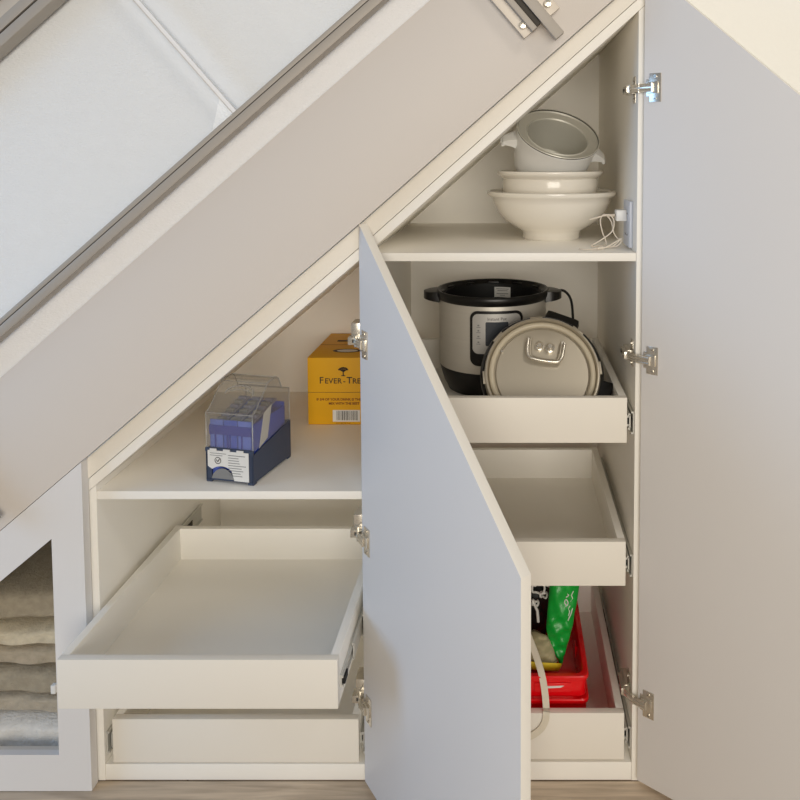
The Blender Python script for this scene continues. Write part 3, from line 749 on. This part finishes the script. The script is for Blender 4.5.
# ------------------------------------------------------------ lowest right drawer: red trays, bags, cloth, strap
ZF = .0420+.0135
def red_tray(x0, x1, y0, y1, z0, z1, lab, front_handle):
    mb = MB(); r_ = .014
    def rr(o_, z, ins=0):
        pts = []; xa, xb, ya, yb_ = x0-o_, x1+o_, y0-o_, y1+o_
        for cx_, cy_, a_ in ((xb-r_, yb_-r_, 0), (xa+r_, yb_-r_, 90), (xa+r_, ya+r_, 180), (xb-r_, ya+r_, 270)):
            for k in range(6):
                an_ = radians(a_+18*k); pts.append((cx_+r_*cos(an_), cy_+r_*sin(an_), z))
        return pts
    seq = [(-.014, z0), (-.013, z0+.008), (-.001, z0+.0095), (0, z0+.012), (0, z1-.010), (.003, z1-.009), (.004, z1-.006), (.004, z1-.002), (.002, z1), (-.006, z1), (-.008, z1-.002), (-.010, z1-.012), (-.0145, z0+.006)]
    mb.loops([rr(o_, z) for o_, z in seq], 'red')
    ob = mb.build('plastic_tray', auto=35)
    tag(ob, lab, 'tray', 'red plastic trays in the lowest right drawer')
    if front_handle:
        mb = MB(); zc_ = (z0+z1)/2+.006
        mb.box(x1-.100, x1-.030, y0-.0030, y0-.0002, zc_-.012, zc_+.006, 'red', .0014)
        mb.build('grip', ob)
        mb = MB(); mb.loops([[(x1-.078, y0-.0042, zc_-.0035), (x1-.050, y0-.0042, zc_-.002), (x1-.050, y0-.0030, zc_-.002), (x1-.078, y0-.0030, zc_-.0035)],
                             [(x1-.080, y0-.0042, zc_+.0005), (x1-.044, y0-.0042, zc_+.0015), (x1-.044, y0-.0030, zc_+.0015), (x1-.080, y0-.0030, zc_+.0005)]], 'paper')
        tag(mb.build('grip_highlight', ob), 'small white highlight painted on the grip')  # pale patch standing in for the shine on the red grip
        for yy in (.10, .20, .28):
            mb = MB(); mb.box(x1-.014, x1-.0105, y0+yy, y0+yy+.022, z0+.016, z1-.012, 'red', .001); mb.build('side_rib', ob)
    return ob
red_tray(-.130, .1515, .0380, .350, ZF+.0002, .1325, 'lower red plastic tray, mostly hidden under the other red one', False)
red_tray(-.130, .1500, .0300, .350, .1330, .1840, 'upper red plastic tray holding the green bag', True)

def loft(name, rows, m, seed, wr=.003, seg=36, lab=None, cat=None, pw=.8, yaw=0):
    """a soft crumpled body from rows (x_left, x_right, y, z, thickness)"""
    lps = []
    for i, (xl, xr, y, z, tk) in enumerate(rows):
        c_ = (xl+xr)/2; hw = (xr-xl)/2; lp = []
        for k in range(seg):
            a_ = 2*pi*k/seg; cs_, sn = cos(a_), sin(a_)
            x = c_+hw*math.copysign(abs(cs_)**pw, cs_)
            yy = y+tk*sn+wr*sin(x*190+seed+i*.7)*abs(sn)+wr*.7*sin(x*90-i*1.3+seed*2)+yaw*(x-c_)
            lp.append((x, yy, z+wr*.4*sin(x*120+seed)))
        lps.append(lp)
    mb = MB(); mb.loops(lps, m); o = mb.build(name, auto=180)
    if lab: tag(o, lab, cat)
    return o
def dens(rows, n=5):
    out = []
    for a_, b_ in zip(rows, rows[1:]):
        for k in range(n): out.append(tuple(p+(q-p)*k/n for p, q in zip(a_, b_)))
    out.append(rows[-1]); return out
zt = .1330+.0075
gb = loft('plastic_bag', dens([(.1030, .1080, .108, .1500, .003), (.0960, .1130, .110, .168, .006), (.0830, .1200, .113, .192, .009), (.0765, .1290, .117, .222, .012), (.0790, .1345, .122, .250, .014), (.0840, .1440, .128, .300, .014), (.0900, .1480, .134, .345, .010), (.096, .145, .136, .362, .003)]), 'green', 1.3,
          lab='bright green plastic bag with white script hanging into the upper red tray', cat='bag')
mb = MB()
def gf(x, z): return V((x, .1095-.004+(z-.2)*.10, z))
def scr(pts, r_=.0011): mb.tube(smooth_path([gf(x, z) for x, z in pts], 4), r_, 'paper', 6)
scr([(.104, .262), (.108, .256), (.111, .262), (.108, .270), (.104, .268), (.105, .258), (.112, .252)], .0022)
scr([(.112, .262), (.116, .270), (.113, .276), (.116, .282), (.120, .276), (.118, .270)])
scr([(.116, .286), (.121, .290), (.118, .296), (.122, .302), (.126, .296), (.124, .290)])
scr([(.120, .250), (.123, .258), (.121, .264), (.125, .270), (.128, .266)])
scr([(.118, .236), (.121, .244), (.125, .252), (.128, .262), (.131, .274)])
scr([(.125, .278), (.129, .284), (.127, .290), (.131, .298)])
mb.build('script_print', gb)
bb = loft('bag', dens([(-.05, .080, .215, zt, .030), (-.06, .092, .210, .170, .045), (-.06, .098, .205, .230, .050), (-.05, .104, .205, .290, .045), (-.03, .100, .205, .335, .030), (.0, .08, .205, .350, .01)]), 'blackbag', 4.1, wr=.004,
          lab='black bag with white printed rings behind the green bag', cat='bag')
mb = MB()
def ring(cx_, cz_, r_, t__=.0022, y=.146):
    mb.tube([(cx_+r_*cos(2*pi*k/20), y+.004*sin(k), cz_+r_*.8*sin(2*pi*k/20)) for k in range(20)]+[(cx_+r_, y, cz_)], t__, 'paper', 6)
for c_ in ((.062, .285, .013), (.080, .300, .012), (.050, .300, .010), (.073, .272, .007), (.056, .255, .006)): ring(*c_)
mb.tube([(.050, .146, .262), (.060, .146, .238), (.062, .146, .215)], .003, 'paper', 6)
mb.build('ring_print', bb)
cl = loft('cleaning_cloth', dens([(.020, .098, .088, zt+.0300, .010), (.022, .096, .094, .170, .016), (.030, .090, .104, .188, .016), (.036, .084, .112, .200, .012), (.044, .076, .120, .208, .005)]), 'clothbeige', 2.2, wr=.004,
          lab='crumpled beige cloth with yellow hem in front of the black bag', cat='cloth')
mb = MB(); mb.tube(smooth_path([(.022, .076, zt+.033), (.045, .070, zt+.0345), (.070, .069, zt+.033), (.092, .072, zt+.0300), (.101, .080, zt+.024)]), .0085, 'yellow', 12, flat=.3, up=(0, 1, 0)); mb.build('hem', cl)
def ribbon(pts, wdt, m, thk=.0012):
    mb = MB(); P = smooth_path(pts, 6); lps = []
    for i, p in enumerate(P):
        t = (P[min(i+1, len(P)-1)]-P[max(i-1, 0)]).normalized(); s_ = t.cross(V((0, -1, 0)))
        if s_.length < .2: s_ = V((1, 0, 0))
        s_ = -s_.normalized(); n_ = t.cross(s_).normalized()
        lps.append([p-s_*wdt/2-n_*thk, p+s_*wdt/2-n_*thk, p+s_*wdt/2+n_*thk, p-s_*wdt/2+n_*thk])
    mb.loops(lps, m); return mb
mb = ribbon([(.040, .075, .232), (.052, .055, .212), (.062, .034, .192), (.0675, .022, .172), (.0705, .016, .150), (.0715, .008, .1365), (.0710, -.0020, .1335), (.0695, -.0030, .120), (.0610, -.0032, .104), (.0420, -.0034, .090), (.0150, -.0036, .080)], .0125, 'strap')
tag(mb.build('strap', auto=50), 'white strap hanging over the front edge of the lowest right drawer', 'strap')

# ------------------------------------------------------------ light
w = bpy.data.worlds.new('room_light'); SC.world = w; w.use_nodes = True
bg = w.node_tree.nodes['Background']; bg.inputs['Color'].default_value = (1.0, .93, .85, 1); bg.inputs['Strength'].default_value = .22
def area(name, loc, aim, sx, sy, power, col, spread=180):
    l = bpy.data.lights.new(name, 'AREA'); l.shape = 'RECTANGLE'; l.size = sx; l.size_y = sy; l.energy = power; l.color = col; l.spread = radians(spread)
    o = bpy.data.objects.new(name, l); COL.objects.link(o); o.location = loc
    o.rotation_euler = (V(aim)-V(loc)).to_track_quat('-Z', 'Y').to_euler(); return o
area('window_daylight', (-2.8, -.85, 1.10), (0, -.25, .7), 1.2, 1.5, 27, (.33, .60, 1.0))
area('front_fill', (.55, -4.6, 1.35), (.05, .2, .8), 2.4, 1.9, 125, (1.0, .93, .82))  # unseen fill light added behind the camera to brighten the cabinet interiors
area('ceiling_lamp', (.95, -1.3, 2.6), (.1, .0, .7), .4, .4, 7.5, (1.0, .92, .82))
area('ceiling_lamp', (-1.0, -1.9, 2.6), (-.6, .0, .8), .7, .7, 1.5, (1.0, .92, .82))

# ------------------------------------------------------------ camera
cam = bpy.data.cameras.new('camera'); co = bpy.data.objects.new('camera', cam); COL.objects.link(co)
cam.sensor_fit = 'HORIZONTAL'; cam.sensor_width = 36; cam.lens = F/800*36
cam.shift_x = -(CX-400)/800; cam.shift_y = -(400-CY)/800
co.location = (0, -D, HC); co.rotation_euler = (pi/2-PT, 0, 0)
cam.clip_start = .02; SC.camera = co
SC.view_settings.view_transform = 'Standard'; SC.view_settings.look = 'None'
SC.cycles.diffuse_bounces = 10; SC.cycles.max_bounces = 16; SC.view_settings.gamma = 1; SC.view_settings.use_curve_mapping = False; SC.view_settings.exposure = -0.21
